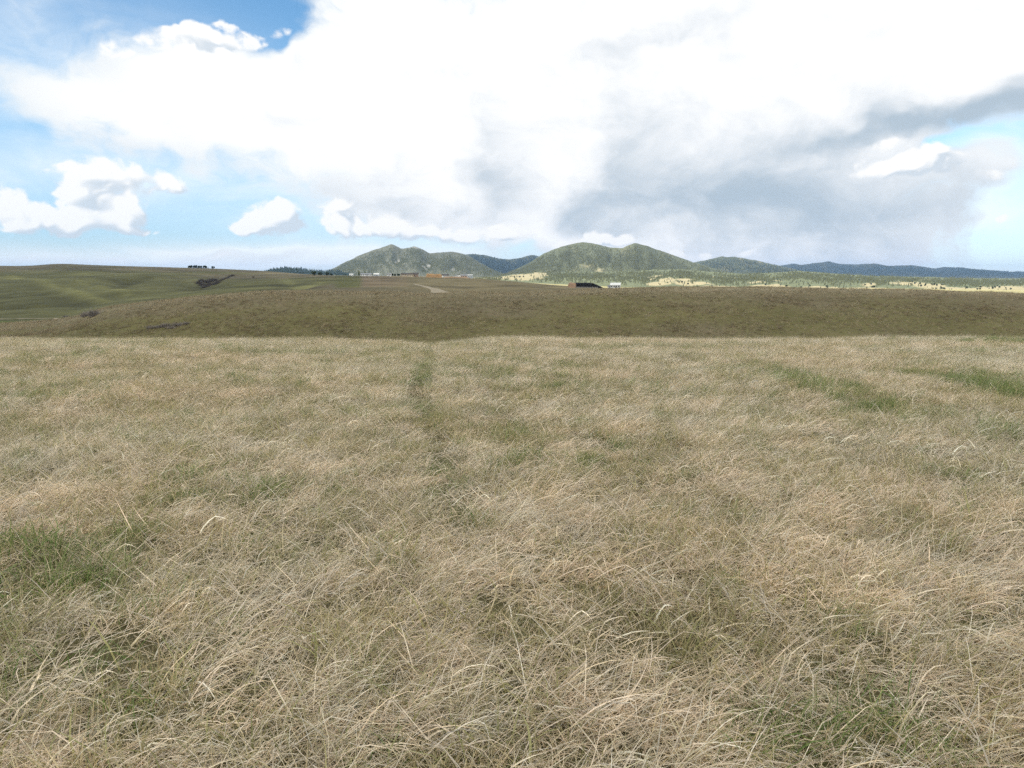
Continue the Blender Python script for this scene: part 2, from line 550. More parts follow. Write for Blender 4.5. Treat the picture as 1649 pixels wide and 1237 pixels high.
def spaced(parts):
    return np.concatenate([np.linspace(a, b, n, endpoint=False) for a, b, n in parts] + [[parts[-1][1]]])


xs_half = np.concatenate([np.linspace(0, 30, 75, endpoint=False), np.geomspace(30, 2600, 230, endpoint=False), np.geomspace(2600, 24000, 34)])
gx = np.concatenate([-xs_half[:0:-1], xs_half])
gy = np.concatenate([-np.geomspace(6000, 4, 24), np.linspace(-3, 45, 130, endpoint=False), np.linspace(45, 170, 170, endpoint=False), np.geomspace(170, 3000, 260, endpoint=False), np.geomspace(3000, 24000, 40)])
GX, GY = np.meshgrid(gx, gy)
gz = height(GX.ravel(), GY.ravel())
nx_, ny_ = len(gx), len(gy)


def grid_faces(nx, ny):
    i = (np.arange(ny - 1)[:, None] * nx + np.arange(nx - 1)[None]).ravel()
    return np.stack([i, i + 1, i + nx + 1, i + nx], 1)


M_ground = ground_mat('prairie_ground', (0.3, 2.5, 12.0), 0.6, 0.08, 0.9, 0.5)
prairie = link('prairie_ground', mesh_from('prairie_ground', np.stack([GX.ravel(), GY.ravel(), gz], 1), grid_faces(nx_, ny_), [M_ground], True, zones(GX.ravel(), GY.ravel())))
set_props(prairie, 'rolling prairie ground falling from the near field into a swale and rising to far hills', 'ground', kind='structure')


# ------------------------------------------------------------------ scattering one kind of small plant as one mass
def scatter(name, protos, pos, rot, scl, idx):
    """one object whose points carry copies of the prototype meshes (not linked to the scene themselves)"""
    coll = bpy.data.collections.new(name + '_kinds')
    for i, me in enumerate(protos):
        coll.objects.link(bpy.data.objects.new('%s_%02d' % (name, i), me))
    me = bpy.data.meshes.new(name)
    me.vertices.add(len(pos))
    me.vertices.foreach_set('co', np.asarray(pos, np.float32).ravel())
    for nm, ty, dat, key in (('rot', 'FLOAT_VECTOR', rot, 'vector'), ('scl', 'FLOAT', scl, 'value'), ('kind_index', 'INT', idx, 'value')):
        a = me.attributes.new(nm, ty, 'POINT')
        a.data.foreach_set(key, np.asarray(dat, np.int32 if ty == 'INT' else np.float32).ravel())
    o = link(name, me)
    nt = bpy.data.node_groups.new(name, 'GeometryNodeTree')
    nt.interface.new_socket('Geometry', in_out='INPUT', socket_type='NodeSocketGeometry')
    nt.interface.new_socket('Geometry', in_out='OUTPUT', socket_type='NodeSocketGeometry')
    N = nt.nodes.new
    gi, go = N('NodeGroupInput'), N('NodeGroupOutput')
    ip = N('GeometryNodeInstanceOnPoints')
    ci = N('GeometryNodeCollectionInfo')
    ci.inputs['Collection'].default_value = coll
    ci.inputs['Separate Children'].default_value = True
    ci.inputs['Reset Children'].default_value = True
    ip.inputs['Pick Instance'].default_value = True

    def named(nm, ty):
        n = N('GeometryNodeInputNamedAttribute')
        n.data_type = ty
        n.inputs['Name'].default_value = nm
        return n.outputs['Attribute']
    e2r = N('FunctionNodeEulerToRotation')
    nt.links.new(named('rot', 'FLOAT_VECTOR'), e2r.inputs[0])
    nt.links.new(gi.outputs[0], ip.inputs['Points'])
    nt.links.new(ci.outputs[0], ip.inputs['Instance'])
    nt.links.new(named('kind_index', 'INT'), ip.inputs['Instance Index'])
    nt.links.new(e2r.outputs[0], ip.inputs['Rotation'])
    nt.links.new(named('scl', 'FLOAT'), ip.inputs['Scale'])
    nt.links.new(ip.outputs[0], go.inputs[0])
    md = o.modifiers.new('scatter', 'NODES')
    md.node_group = nt
    return o


# ------------------------------------------------------------------ grass
def blade_mat(name, trans=0.3, spec=0.25, patch=True):
    m, bs = new_mat(name)
    tone = attr_node('tone')
    oi = S.nt.nodes.new('ShaderNodeObjectInfo')
    g = S.nt.nodes.new('ShaderNodeNewGeometry')
    pos = S(g.outputs['Position'])
    n = fbm(pos, 0.22, 3, 0.55)
    n2 = fbm(pos, 0.9, 3, 0.55)
    rnd = S(oi.outputs['Random'])
    warm = S.tint(tone, (1.03, 0.985, 0.95))
    cool = S.tint(tone, (0.95, 1.01, 1.05))
    c = mixc((n * 0.65 + rnd * 0.35).step(0.3, 0.7), cool, warm)
    k = (rnd - 0.5) * 0.22 + (n2 - 0.5) * 0.40 + 1.10
    vm = S.nt.nodes.new('ShaderNodeVectorMath')
    vm.operation = 'SCALE'
    S.nt.links.new(c.s, vm.inputs[0])
    S.put(vm, 'Scale', k)
    c = S(vm.outputs[0])
    S.nt.links.new(c.s, bs.inputs['Base Color'])
    bs.inputs['Roughness'].default_value = 0.5
    bs.inputs['Specular IOR Level'].default_value = spec
    tr = S.nt.nodes.new('ShaderNodeBsdfTranslucent')
    S.nt.links.new(c.s, tr.inputs[0])
    mx = S.nt.nodes.new('ShaderNodeMixShader')
    mx.inputs[0].default_value = trans
    S.nt.links.new(bs.outputs[0], mx.inputs[1])
    S.nt.links.new(tr.outputs[0], mx.inputs[2])
    S.nt.links.new(mx.outputs[0], S.nt.nodes['Material Output'].inputs[0])
    return m


def tuft(name, n, radius, length, tilt, droop, width, az_sd, pal, mat, seg=4, curl=0.25, az0=0.0, kink=0.0):
    """n bent ribbons rooted in a disc; +X is downwind"""
    r = radius * np.sqrt(rng.random(n))
    th = rng.random(n) * 2 * np.pi
    root = np.stack([r * np.cos(th), r * np.sin(th), np.full(n, -0.015)], 1)
    L = np.clip(rng.normal(length[0], length[1], n), length[0] * .35, length[0] * 1.9)
    a = az0 + rng.normal(0, az_sd, n)
    t0 = np.clip(rng.normal(tilt[0], tilt[1], n), -0.5, 1.45)
    dr = np.clip(rng.normal(droop[0], droop[1], n), -.1, 2.2)
    crl = rng.normal(0, curl, n)
    kpos = .3 + .5 * rng.random(n)
    side0 = rng.normal(0, 0.9, n)
    W = width * np.clip(rng.normal(1, .3, n), .45, 1.9)
    pts, dirs = [root], []
    p = root
    for k in range(seg):
        f = (k + .5) / seg
        tl = t0 + dr * ((1 - kink) * f ** 1.4 + kink * (f > kpos))
        aa = a + crl * f * 1.6
        d = np.stack([np.sin(tl) * np.cos(aa), np.sin(tl) * np.sin(aa), np.cos(tl)], 1)
        p = p + d * (L / seg)[:, None]
        pts.append(p)
        dirs.append(d)
    dirs.append(dirs[-1])
    V, Cc = [], []
    pal = np.asarray(pal, float)
    pick = rng.integers(0, len(pal), n)
    col = pal[pick] * np.clip(rng.normal(1, .20, n), .5, 1.35)[:, None]
    for k in range(seg + 1):
        f = k / seg
        h = np.stack([-np.sin(a), np.cos(a), np.zeros(n)], 1)
        d = dirs[k]
        nrm = np.cross(h, d)
        sd = h * np.cos(side0)[:, None] + nrm * np.sin(side0)[:, None]
        wf = 1.0 - 0.9 * f ** 1.7
        w = (W * wf)[:, None] * .5
        V.append(pts[k] - sd * w)
        V.append(pts[k] + sd * w)
        Cc += [col, col]
    V = np.stack(V, 1)
    Cc = np.stack(Cc, 1)
    m = 2 * (seg + 1)
    base = (np.arange(n) * m)[:, None, None]
    q = np.array([[2 * k, 2 * k + 1, 2 * k + 3, 2 * k + 2] for k in range(seg)])[None]
    return mesh_from(name, V.reshape(-1, 3), (base + q).reshape(-1, 4), [mat], False, Cc.reshape(-1, 3))


M_straw = blade_mat('dry_grass_blade')
M_green = blade_mat('green_grass_blade', 0.35)
STRAW = [(.74, .615, .475), (.67, .545, .405), (.80, .70, .565), (.59, .485, .345), (.69, .585, .47), (.53, .455, .29)]
PALE = [(.79, .71, .56), (.76, .66, .49), (.70, .59, .41)]
DULL = [(.36, .30, .175), (.44, .365, .225), (.29, .245, .135), (.31, .285, .13), (.26, .25, .105)]
FRESH = [(.13, .195, .052), (.16, .225, .066), (.22, .25, .095), (.115, .165, .052), (.34, .32, .16)]

TRAIL = np.array([ground(px, py, 3.0)[:2] for px, py in ((690, 575), (676, 605), (668, 640), (680, 680), (706, 720), (714, 760), (722, 830), (745, 900))])


def trail_dist(x, y):
    d = np.full(len(x), 99.0)
    for a, b in zip(TRAIL[:-1], TRAIL[1:]):
        ab = b - a
        t = np.clip(((x - a[0]) * ab[0] + (y - a[1]) * ab[1]) / (ab @ ab), 0, 1)
        d = np.minimum(d, np.hypot(x - a[0] - t * ab[0], y - a[1] - t * ab[1]))
    return d


PATCHES = []        # places where the new grass shows: x, y, radius across, radius along, strength
for px, py, rx, ry, w in ((1310, 626, 55, 18, 1.1), (1240, 642, 60, 10, .4), (1460, 662, 70, 14, .9), (1400, 672, 50, 14, .6), (1628, 638, 50, 30, 1.5), (1600, 610, 60, 20, .5), (1645, 553, 55, 11, 1.2), (1120, 640, 60, 12, .5), (1035, 627, 40, 8, .5), (1590, 690, 40, 14, .5),
                          (430, 795, 110, 26, .75), (340, 765, 60, 16, .5), (610, 900, 45, 22, 1.0), (120, 915, 130, 45, .7), (20, 930, 60, 50, .8), (300, 1060, 90, 40, .35), (560, 985, 60, 20, .5), (120, 620, 70, 10, .5), (40, 640, 60, 12, .6),
                          (1380, 1165, 160, 45, .7), (1240, 1215, 80, 30, .75), (1530, 1130, 90, 35, .5), (940, 745, 20, 8, .7), (880, 770, 60, 12, .3), (1130, 960, 70, 25, .5), (1060, 870, 60, 20, .4), (760, 860, 60, 25, .6), (200, 1180, 70, 30, .4), (160, 960, 120, 40, .6), (700, 1210, 40, 20, .35), (550, 675, 50, 8, .4), (300, 690, 60, 8, .3), (1530, 820, 80, 14, .3), (1640, 800, 60, 14, .3), (250, 880, 140, 30, .4)):
    c = ground(px, py, 1.2, 60)
    e = ground(px, py - ry, 1.2, 60)
    PATCHES.append((c[0], c[1], rx / F * c[1] * .9, max(0.12, (e[1] - c[1]) * .85), w))


def green_amount(x, y):
    g = 0.05 + 0.30 * sstep(nz(x, y, 2.6, 4, 51), .10, .9) + 0.12 * sstep(nz(x, y, 9.0, 3, 52), 0, .8)
    g = g + .30 * sstep(nz(x, y, .55, 2, 57), .5, .95) * sstep(y, 14, 8)
    for cx, cy, rx, ry, w in PATCHES:
        g = g + .92 * w * np.exp(-(((x - cx) / rx) ** 2 + ((y - cy) / ry) ** 2) * .8)
    g = g * (1 + .5 * nz(x, y, .5, 3, 53))
    return np.clip(g + 0.12 * np.exp(-(trail_dist(x, y) / .14) ** 2), 0, 1.3)


def fan_points(density, y0, y1, spread=0.95, pad=1.5):
    """random ground points over the part of the field in front, with a margin"""
    n = int(density * (spread * (y1 ** 2 - max(y0, 0) ** 2) + 2 * pad * (y1 - y0)))
    wmax = spread * y1 + pad
    m = int(n * 2.6)
    y = y0 + (y1 - y0) * rng.random(m)
    x = (rng.random(m) * 2 - 1) * wmax
    keep = np.abs(x) < spread * np.maximum(y, 0) + pad
    area = (y1 - y0) * 2 * wmax
    k = int(density * area)
    if k > m:
        y2 = y0 + (y1 - y0) * rng.random(k - m)
        x2 = (rng.random(k - m) * 2 - 1) * wmax
        y, x = np.concatenate([y, y2]), np.concatenate([x, x2])
        keep = np.abs(x) < spread * np.maximum(y, 0) + pad
    else:
        y, x, keep = y[:k], x[:k], keep[:k]
    return x[keep], y[keep]


def wind(x, y):
    return -0.42 + 0.38 * nz(x, y, 3.2, 3, 61) + 0.30 * nz(x, y, .6, 2, 63)


def place(name, protos, x, y, scl, sd_rot, weights=None, flat=0.12):
    z = height(x, y)
    n = len(x)
    rot = np.stack([rng.normal(0, flat, n), rng.normal(0, flat, n), wind(x, y) + rng.normal(0, sd_rot, n)], 1)
    return np.stack([x, y, z], 1), rot, scl, rng.integers(0, len(protos), n)


EDGE = 38.0
straw_kinds = [tuft('dry', 90, .17, (.195, .065), (1.06, .30), (.88, .5), .0034, .70, STRAW if i % 3 else PALE + STRAW, M_straw, 5, kink=(0, .75, .4)[i % 3]) for i in range(10)]
mat_kinds = [tuft('mat', 90, .19, (.15, .05), (1.12, .32), (.7, .5), .0034, 1.9, STRAW + DULL[1:3], M_straw, 3, kink=.5) for i in range(6)]
stalk_kinds = [tuft('stalk', 3, .10, (.50, .14), (1.12, .13), (.15, .1), .0026, .22, STRAW[:3] + [(.58, .48, .27)], M_straw, 4, .05, 1.35) for i in range(5)]
flag_kinds = [tuft('flag', 16, .18, (.125, .035), (.95, .32), (1.1, .45), .0057, .6, PALE, M_straw, 5, .2, .1, kink=.35) for i in range(6)]
dull_kinds = [tuft('dull', 75, .17, (.15, .05), (.6, .35), (.8, .4), .0045, 1.6, DULL, M_straw, 3) for i in range(5)]
nS, nM, nK = len(straw_kinds), len(mat_kinds), len(stalk_kinds)

P, Q, SC, IX = [], [], [], []


def collect(part, off):
    P.append(part[0]); Q.append(part[1]); SC.append(part[2]); IX.append(part[3] + off)


x, y = fan_points(30, .3, EDGE)
x2, y2 = fan_points(9, .3, 8.0)
x, y = np.concatenate([x, x2]), np.concatenate([y, y2])
g, td = green_amount(x, y), trail_dist(x, y)
lay = nz(x, y, 1.1, 3, 71)
gap = nz(x, y, .42, 3, 73)
edge = y < 31 + 5.5 * nz(x, y, 2.2, 3, 77) + 2 * rng.random(len(x))
keep = edge & (rng.random(len(x)) > np.clip(g * 1.05 - .28, 0, .93)) & (td > np.interp(y, [3.5, 6, 10], [.04, .10, .15]) + .05 * rng.random(len(x))) & (rng.random(len(x)) < .80 + .25 * lay + .30 * gap)
x, y, lay = x[keep], y[keep], lay[keep]
lay = lay + sstep(y, 20, 30) * (1.3 * nz(x, y, 1.6, 3, 79) + .4)
collect(place('s', straw_kinds, x, y, np.clip(.92 + .22 * lay + rng.normal(0, .14, len(x)), .5, 1.5), .28), 0)
x, y = fan_points(22, .3, EDGE)
x2, y2 = fan_points(18, .3, 7.0)
x, y = np.concatenate([x, x2]), np.concatenate([y, y2])
g = green_amount(x, y)
keep = rng.random(len(x)) > np.clip(g - .25, 0, .55)
keep &= (y < 32 + 4.5 * nz(x, y, 2.2, 3, 77)) & (trail_dist(x, y) > np.interp(y, [3.5, 6, 10], [.0, .07, .13]))
x, y = x[keep], y[keep]
collect(place('m', mat_kinds, x, y, np.clip(rng.normal(1, .18, len(x)), .5, 1.5), .5), nS)
x, y = fan_points(.4, 2.8, 24)
collect(place('k', stalk_kinds, x, y, np.clip(rng.normal(1, .18, len(x)), .6, 1.4), .18, flat=.06), nS + nM)
x, y = fan_points(16, .3, EDGE)
k = y < 33 + 4 * nz(x, y, 2.5, 3, 75)
k &= trail_dist(x, y) > .07
x, y = x[k], y[k]
collect(place('d', dull_kinds, x, y, np.clip(rng.normal(1, .2, len(x)), .5, 1.5), 3), nS + nM + nK)
x, y = fan_points(23, 1.9, 26)
k = rng.random(len(x)) > np.clip(green_amount(x, y) * .6 - .05, 0, .6)
k &= trail_dist(x, y) > np.interp(y, [3.5, 6, 10], [.05, .15, .21])
x, y = x[k], y[k]
collect(place('f', flag_kinds, x, y, np.clip(rng.normal(1, .22, len(x)), .5, 1.6), .5), nS + nM + nK + len(dull_kinds))
dry = scatter('dry_grass', straw_kinds + mat_kinds + stalk_kinds + dull_kinds + flag_kinds, np.concatenate(P), np.concatenate(Q), np.concatenate(SC), np.concatenate(IX))
set_props(dry, 'tan dead prairie grass laid over by the wind across the whole near field', 'grass', kind='stuff')

green_kinds = [tuft('green', 70, .15, (.165, .05), (.45, .3), (.75, .4), .0040, 1.3, FRESH, M_green, 3) for i in range(6)]
x, y = fan_points(26, .3, EDGE)
g = green_amount(x, y)
keep = rng.random(len(x)) < np.clip(g * .95 - .03, 0, 1)
x, y = x[keep], y[keep]
pp = place('g', green_kinds, x, y, np.clip(.72 + .38 * green_amount(x, y) + rng.normal(0, .12, len(x)), .5, 1.5), .6)
fresh = scatter('green_grass', green_kinds, *pp)
set_props(fresh, 'fresh green grass showing in patches between the dead tan grass of the near field', 'grass', kind='stuff')
print('tufts', len(np.concatenate(SC)), len(x))

# ------------------------------------------------------------------ coarse grass on the slope across the swale
ridge_kinds = []
M_coarse = blade_mat('slope_grass_blade', 0.25, 0.15)
RB = [(.21, .166, .10), (.24, .19, .12), (.135, .102, .066), (.36, .30, .20)]
RO = [(.15, .132, .055), (.18, .155, .068), (.105, .09, .038), (.31, .265, .16)]
for i in range(8):
    ridge_kinds.append(tuft('coarse', 26, .26, (.32, .10), (.55, .3), (.9, .4), .012, .7, [(RB if i < 4 else RO)[i % 4]] * 2 + [(RB if i < 4 else RO)[0]], M_coarse, 3))
n = int(110000)
y = np.sqrt(rng.random(n) * (205 ** 2 - 80 ** 2) + 80 ** 2)
x = (rng.random(n) * 2 - 1) * (y * .74 + 6)
den = nz(x, y, 7, 3, 81)
k = rng.random(n) < .62 + .4 * den
x, y = x[k], y[k]
zc = zones(x, y)
brownish = (zc[:, 1] / zc[:, 0] < .86) ^ (rng.random(len(x)) < .15)
p = place('r', ridge_kinds[:4], x, y, np.clip(1.0 + .35 * nz(x, y, 5, 3, 83) + rng.normal(0, .2, len(x)), .4, 2.0), .5)
pale = (y > 138) & (rng.random(len(x)) < .6)  # paler tufts repeat the painted sunlight on the crest
ix = np.where(brownish, rng.integers(0, 4, len(x)), rng.integers(4, 8, len(x)))
dk = rng.random(len(x)) < .22 + .7 * nz(x, y, 4.5, 3, 87)
lt = rng.random(len(x)) < .20 + .35 * nz(x, y, 3, 2, 89)
ix = np.where(dk, ix // 4 * 4 + 2, np.where(lt, ix // 4 * 4 + 3, ix))
ix = np.where(pale, 3, ix)
slope_grass = scatter('slope_grass', ridge_kinds, p[0], p[1], p[2], ix)
set_props(slope_grass, 'rough brown and olive grass on the slope across the swale', 'grass', kind='stuff')

# ------------------------------------------------------------------ mountains and wooded foothills
GREYGREEN, STRAWC, ROCK = np.array([.105, .115, .062]), np.array([.40, .345, .20]), np.array([.42, .40, .36])
HILLS = {}


class Hill:
    def __init__(self, sky, Yc, Y0, py0, spur=.3, seed=0, shape=1.25, wander=0.06, spurw=34):
        self.ax, self.ay = zip(*sky)
        self.Yc, self.Y0, self.py0, self.spur, self.seed, self.shape, self.wander, self.sw = Yc, Y0, py0, spur, seed, shape, wander, spurw
        self.x0, self.x1 = self.ax[0], self.ax[-1]

    def point(self, px, v):
        w = 2.0
        sky = sum(np.interp(px + d, self.ax, self.ay) for d in (-w, 0, w)) / 3
        sky = sky + .5 * nz(px, px * 0, 9, 3, self.seed + 5)
        Yc = self.Yc * (1 + self.wander * nz(px, px * 0 + 3, 110, 2, self.seed + 9))
        zc = zz(sky, Yc)
        xb = px_t(px, 440) * self.Y0
        zb = height(xb, np.full_like(xb, self.Y0)) - 3
        Y = self.Y0 + (Yc - self.Y0) * v
        u = np.clip(v, 0, 1)
        base = zb + (zc - zb) * u ** self.shape
        r = 1 - np.abs(nz(px + 10 * nz(px, u * 60, 40, 2, self.seed + 3), u * self.sw * 1.1, self.sw, 4, self.seed)) * 2.0
        z = base + (zc - zb) * self.spur * 4 * u * (1 - u) * (r - .5) * .5
        over = np.clip(v - 1, 0, 1)
        z = z - over * (zc - zb) * 1.6
        return np.stack([px_t(px, 440) * Y, Y, z], -1)


def tree_mesh(name, tiers, sides, mats, h=1.0, rad=.2, seed=1, trunk=.1):
    r = random.Random(seed)
    V, Fc, mi, col = [], [], [], []

    def cone(z0, z1, rr, m, tip):
        b = len(V)
        for s in range(sides):
            a = 2 * math.pi * (s + r.random() * .5) / sides
            q = rr * (.75 + .5 * r.random())
            V.append((q * math.cos(a), q * math.sin(a), z0 + (r.random() - .5) * .06 * h))
        V.append((0, 0, z1))
        for s in range(sides):
            Fc.append((b + s, b + (s + 1) % sides, b + sides)); mi.append(m)
    if trunk:
        cone(-.03 * h, .7 * h, .03 * h, 0, 0)
    for t in range(tiers):
        f = t / tiers
        cone(h * (trunk + (1 - trunk) * f), h * min(1, trunk + (1 - trunk) * (f + 1.55 / tiers)), rad * h * (1 - f * .8), 1 if trunk else 0, 0)
    return mesh_from(name, V, Fc, mats, False, None, mi)


def needle_mat(name, col, var=.35):
    m, bs = new_mat(name)
    oi = S.nt.nodes.new('ShaderNodeObjectInfo')
    g = S.nt.nodes.new('ShaderNodeNewGeometry')
    n = fbm(S(g.outputs['Position']), .004, 4, .6)
    c = mixc(S(oi.outputs['Random']) * .6 + n.step(.3, .7) * .4, [v * (1 - var) for v in col], [v * (1 + var) for v in col])
    S.nt.links.new(c.s, bs.inputs['Base Color'])
    bs.inputs['Roughness'].default_value = .9
    bs.inputs['Specular IOR Level'].default_value = .1
    return m


M_needle = needle_mat('forest_needles', (.104, .110, .056), .14)
M_needle_dark = needle_mat('far_forest_needles', (.034, .050, .036), .2)  # dark colour stands in for cloud shadow on the blue ranges
M_bark = plain('bark', (.09, .065, .045), .95)
forest_kinds = [tree_mesh('far_conifer', 2, 6, [M_needle], 1, .24, i, 0) for i in range(4)]
dark_kinds = [tree_mesh('far_dark_conifer', 2, 6, [M_needle_dark], 1, .24, i + 9, 0) for i in range(3)]


def blot(px, v, lst):
    m = np.zeros(np.shape(px))
    for a, b, sa, sb, w in lst:
        m = np.maximum(m, w * np.exp(-(((px - a) / sa) ** 2 + ((v - b) / sb) ** 2)))
    return m


def build_hill(name, label, hill, nx, ny, mat, floor_fn, trees, tree_h, kinds, tree_label, forest_fn, rough=1.0):
    px = np.linspace(hill.x0, hill.x1, nx)
    v = np.concatenate([np.linspace(0, 1, ny), np.linspace(1.06, 1.6, 8)])
    A, B = np.meshgrid(px, v)
    pts = hill.point(A.ravel(), B.ravel())
    o = link(name, mesh_from(name, pts, grid_faces(nx, len(v)), [mat], True, floor_fn(A.ravel(), B.ravel())))
    set_props(o, label, 'mountain' if 'mountain' in name else 'hill', kind='structure')
    if trees:
        n = int(trees)
        a = hill.x0 + (hill.x1 - hill.x0) * rng.random(n)
        b = np.sqrt(rng.random(n)) * .5 + rng.random(n) * .48
        k = rng.random(n) < forest_fn(a, b)
        a, b = a[k], b[k]
        p = hill.point(a, b)
        m = len(a)
        f = scatter(name.replace('hills', 'hill').replace('mountain', 'mountain') + '_forest', kinds, p - [0, 0, .3], np.stack([np.zeros(m), np.zeros(m), rng.random(m) * 6.28], 1), tree_h * np.clip(rng.normal(1, .3, m), .4, 1.8), rng.integers(0, len(kinds), m))
        set_props(f, tree_label, 'forest', kind='stuff')
    return o


M_hill = ground_mat('mountain_ground', (160.0, 40.0), .35)
M_foot = ground_mat('foothill_ground', (90.0, 20.0), .4)

west = Hill([(470, 448), (515, 443), (530, 436), (545, 428), (570, 416), (600, 403), (620, 397.5), (627, 395), (632, 393.2), (640, 397.5), (648, 400.5), (660, 399), (668, 396.2), (680, 401), (692, 408), (712, 406), (728, 405), (745, 408), (757, 413), (775, 424), (795, 435), (815, 443), (840, 450)], 7000, 5000, 447, .20, 101, spurw=26)
pale1 = [(642, .62, 2.2, .10, 1), (638, .50, 3, .05, .8), (627, .62, 5, .05, .7), (690, .55, 5, .07, .8), (683, .45, 6, .05, .6), (730, .42, 4, .08, .8), (652, .45, 6, .04, .6), (625, .45, 8, .03, .5), (632, .97, 10, .04, .55), (670, .97, 8, .04, .4)]
mix3 = lambda f, a, b: a[None] * (1 - f[:, None]) + b[None] * f[:, None]
n_w = lambda a, b: nz(a, b * 60, 12, 4, 131)
build_hill('west_mountain', 'forested grey green mountain with two close summits behind the houses', west, 220, 110, M_hill,
           lambda a, b: mix3(np.clip(blot(a, b, pale1) * (.6 + .9 * n_w(a, b)), 0, 1), GREYGREEN * np.array([1.1, 1.02, 1.25]), ROCK), 24000, 11, forest_kinds,
           'conifer forest covering the grey green mountain behind the houses', lambda a, b: np.clip(.62 + .5 * n_w(a, b), 0, 1) * (1 - np.clip(blot(a, b, pale1) * 1.4, 0, 1)))

saddle = Hill([(690, 440), (740, 412), (757, 409), (782, 411), (800, 416), (820, 418), (836, 415.5), (857, 410.5), (868, 413), (885, 420), (930, 440)], 10500, 8300, 446, .3, 201, spurw=22)
build_hill('saddle_mountain', 'dark blue wooded ridge seen in the gap between the two nearer mountains', saddle, 120, 60, M_hill,
           lambda a, b: np.tile(GREYGREEN * .6, (len(a), 1)), 14000, 17, dark_kinds, 'conifer forest darkened as if under cloud on the ridge in the gap between the mountains', lambda a, b: np.full(len(a), .9))  # floor colour darkened too, for cloud shade on this ridge

twin = Hill([(770, 453), (815, 441), (850, 425), (868, 413), (880, 406), (905, 396.5), (925, 392), (938, 390), (952, 392), (965, 394.5), (985, 399), (1000, 400), (1008, 396), (1022, 391), (1040, 396), (1080, 410), (1115, 422), (1140, 430), (1180, 440), (1215, 448)], 6200, 4300, 449, .18, 301, spurw=30)
pale2 = [(965, .28, 8, .05, .7), (945, .36, 10, .05, .4), (1024, .22, 7, .03, 1), (966, .18, 5, .03, 1), (1130, .3, 12, .06, .5)]
n_t = lambda a, b: nz(a, b * 60, 14, 4, 331)
build_hill('twin_mountain', 'sunlit green mountain with two rounded summits near the middle', twin, 240, 120, M_hill,
           lambda a, b: mix3(np.clip(blot(a, b, pale2) + .12 * sstep(n_t(a, b), .1, .6), 0, 1), GREYGREEN * np.array([1.12, 1.1, 1.1]), STRAWC), 32000, 10, forest_kinds,
           'conifer forest covering the mountain with two rounded summits', lambda a, b: np.clip(.60 + .55 * n_t(a, b), 0, 1) * (1 - np.clip(blot(a, b, pale2) * 1.5, 0, 1)))

low = Hill([(1080, 446), (1110, 424), (1130, 420), (1160, 413.5), (1185, 414), (1215, 419), (1255, 428), (1290, 436), (1330, 446)], 9000, 6600, 447, .2, 401, spurw=30)
n_l = lambda a, b: nz(a, b * 60, 14, 4, 431)
build_hill('low_mountain', 'low rounded wooded mountain right of the two summits', low, 130, 60, M_hill,
           lambda a, b: mix3(.3 * sstep(n_l(a, b), .1, .6), GREYGREEN * .9, STRAWC), 12000, 12, dark_kinds + forest_kinds[:2],
           'conifer forest on the low rounded mountain', lambda a, b: np.clip(.75 + .5 * n_l(a, b), 0, 1))

blue = Hill([(1220, 446), (1255, 428), (1278, 424), (1292, 427), (1310, 424), (1333, 421), (1350, 425), (1380, 426), (1405, 424), (1430, 428), (1465, 427), (1490, 430), (1505, 433), (1518, 430), (1550, 431), (1590, 435), (1630, 438), (1700, 436), (1800, 433), (1950, 438), (2150, 446)], 14000, 11000, 447, .3, 501, spurw=34)
build_hill('blue_mountain', 'long low dark blue wooded range along the right skyline', blue, 220, 60, M_hill,
           lambda a, b: np.tile(GREYGREEN * .45, (len(a), 1)), 30000, 20, dark_kinds, 'conifer forest darkened as if under cloud on the long blue range', lambda a, b: np.full(len(a), .95))  # cloud shade over the range put into the floor colour

knob = Hill([(425, 441), (440, 434.5), (455, 431.5), (475, 432), (482, 433), (495, 435.5), (520, 437), (545, 437), (570, 446)], 5200, 4300, 446, .2, 601)
build_hill('far_knob_hill', 'small dark wooded hill low on the skyline left of the mountains', knob, 60, 30, M_foot,
           lambda a, b: np.tile(GREYGREEN, (len(a), 1)), 3500, 15, dark_kinds, 'dark wood on the small far hill', lambda a, b: np.where((a < 496) | (b < .5), .9, .25))

foot = Hill([(740, 455), (790, 447), (830, 441.5), (860, 438.5), (885, 440), (915, 438), (960, 438), (1000, 437), (1050, 434.5), (1100, 434), (1150, 438), (1200, 441), (1250, 439), (1290, 436), (1330, 440), (1400, 444), (1480, 446), (1560, 448), (1650, 449), (1800, 449), (2000, 449), (2150, 456)], 4300, 2500, 463, .16, 701, shape=1.0, spurw=46)
mead = [(840, .55, 42, .42, 1), (800, .6, 30, .25, 1), (870, .78, 14, .3, 1), (1056, .57, 14, .05, 1), (1050, .45, 9, .04, .9), (1075, .33, 18, .10, .95), (1105, .22, 20, .12, .9), (1060, .2, 25, .10, .9), (1100, .36, 20, .05, .9), (1130, .22, 22, .06, 1), (1160, .1, 30, .07, 1),
        (1155, .68, 18, .035, 1), (1185, .62, 26, .03, 1), (1230, .56, 30, .03, .8), (1240, .14, 40, .08, 1), (1310, .06, 60, .07, 1), (1220, .32, 22, .06, .8), (1250, .36, 15, .04, .6), (1380, .06, 60, .05, 1), (1400, .25, 14, .12, 1), (1425, .63, 14, .03, .9), (1450, .5, 12, .04, .8), (1465, .36, 34, .12, 1), (1500, .22, 30, .14, 1), (1520, .10, 40, .10, 1), (1580, .10, 50, .10, .8),
        (1495, .66, 14, .04, 1), (1540, .55, 16, .05, .7), (1620, .1, 60, .22, 1), (1700, .1, 60, .2, 1), (1650, .45, 30, .06, .6), (950, .62, 30, .04, .15), (1025, .72, 8, .05, .3)]
n_f = lambda a, b: nz(a, b * 70, 8, 4, 731)
mead_f = lambda a, b: sstep(blot(a, b, mead) + .16 * n_f(a, b), .36, .58)
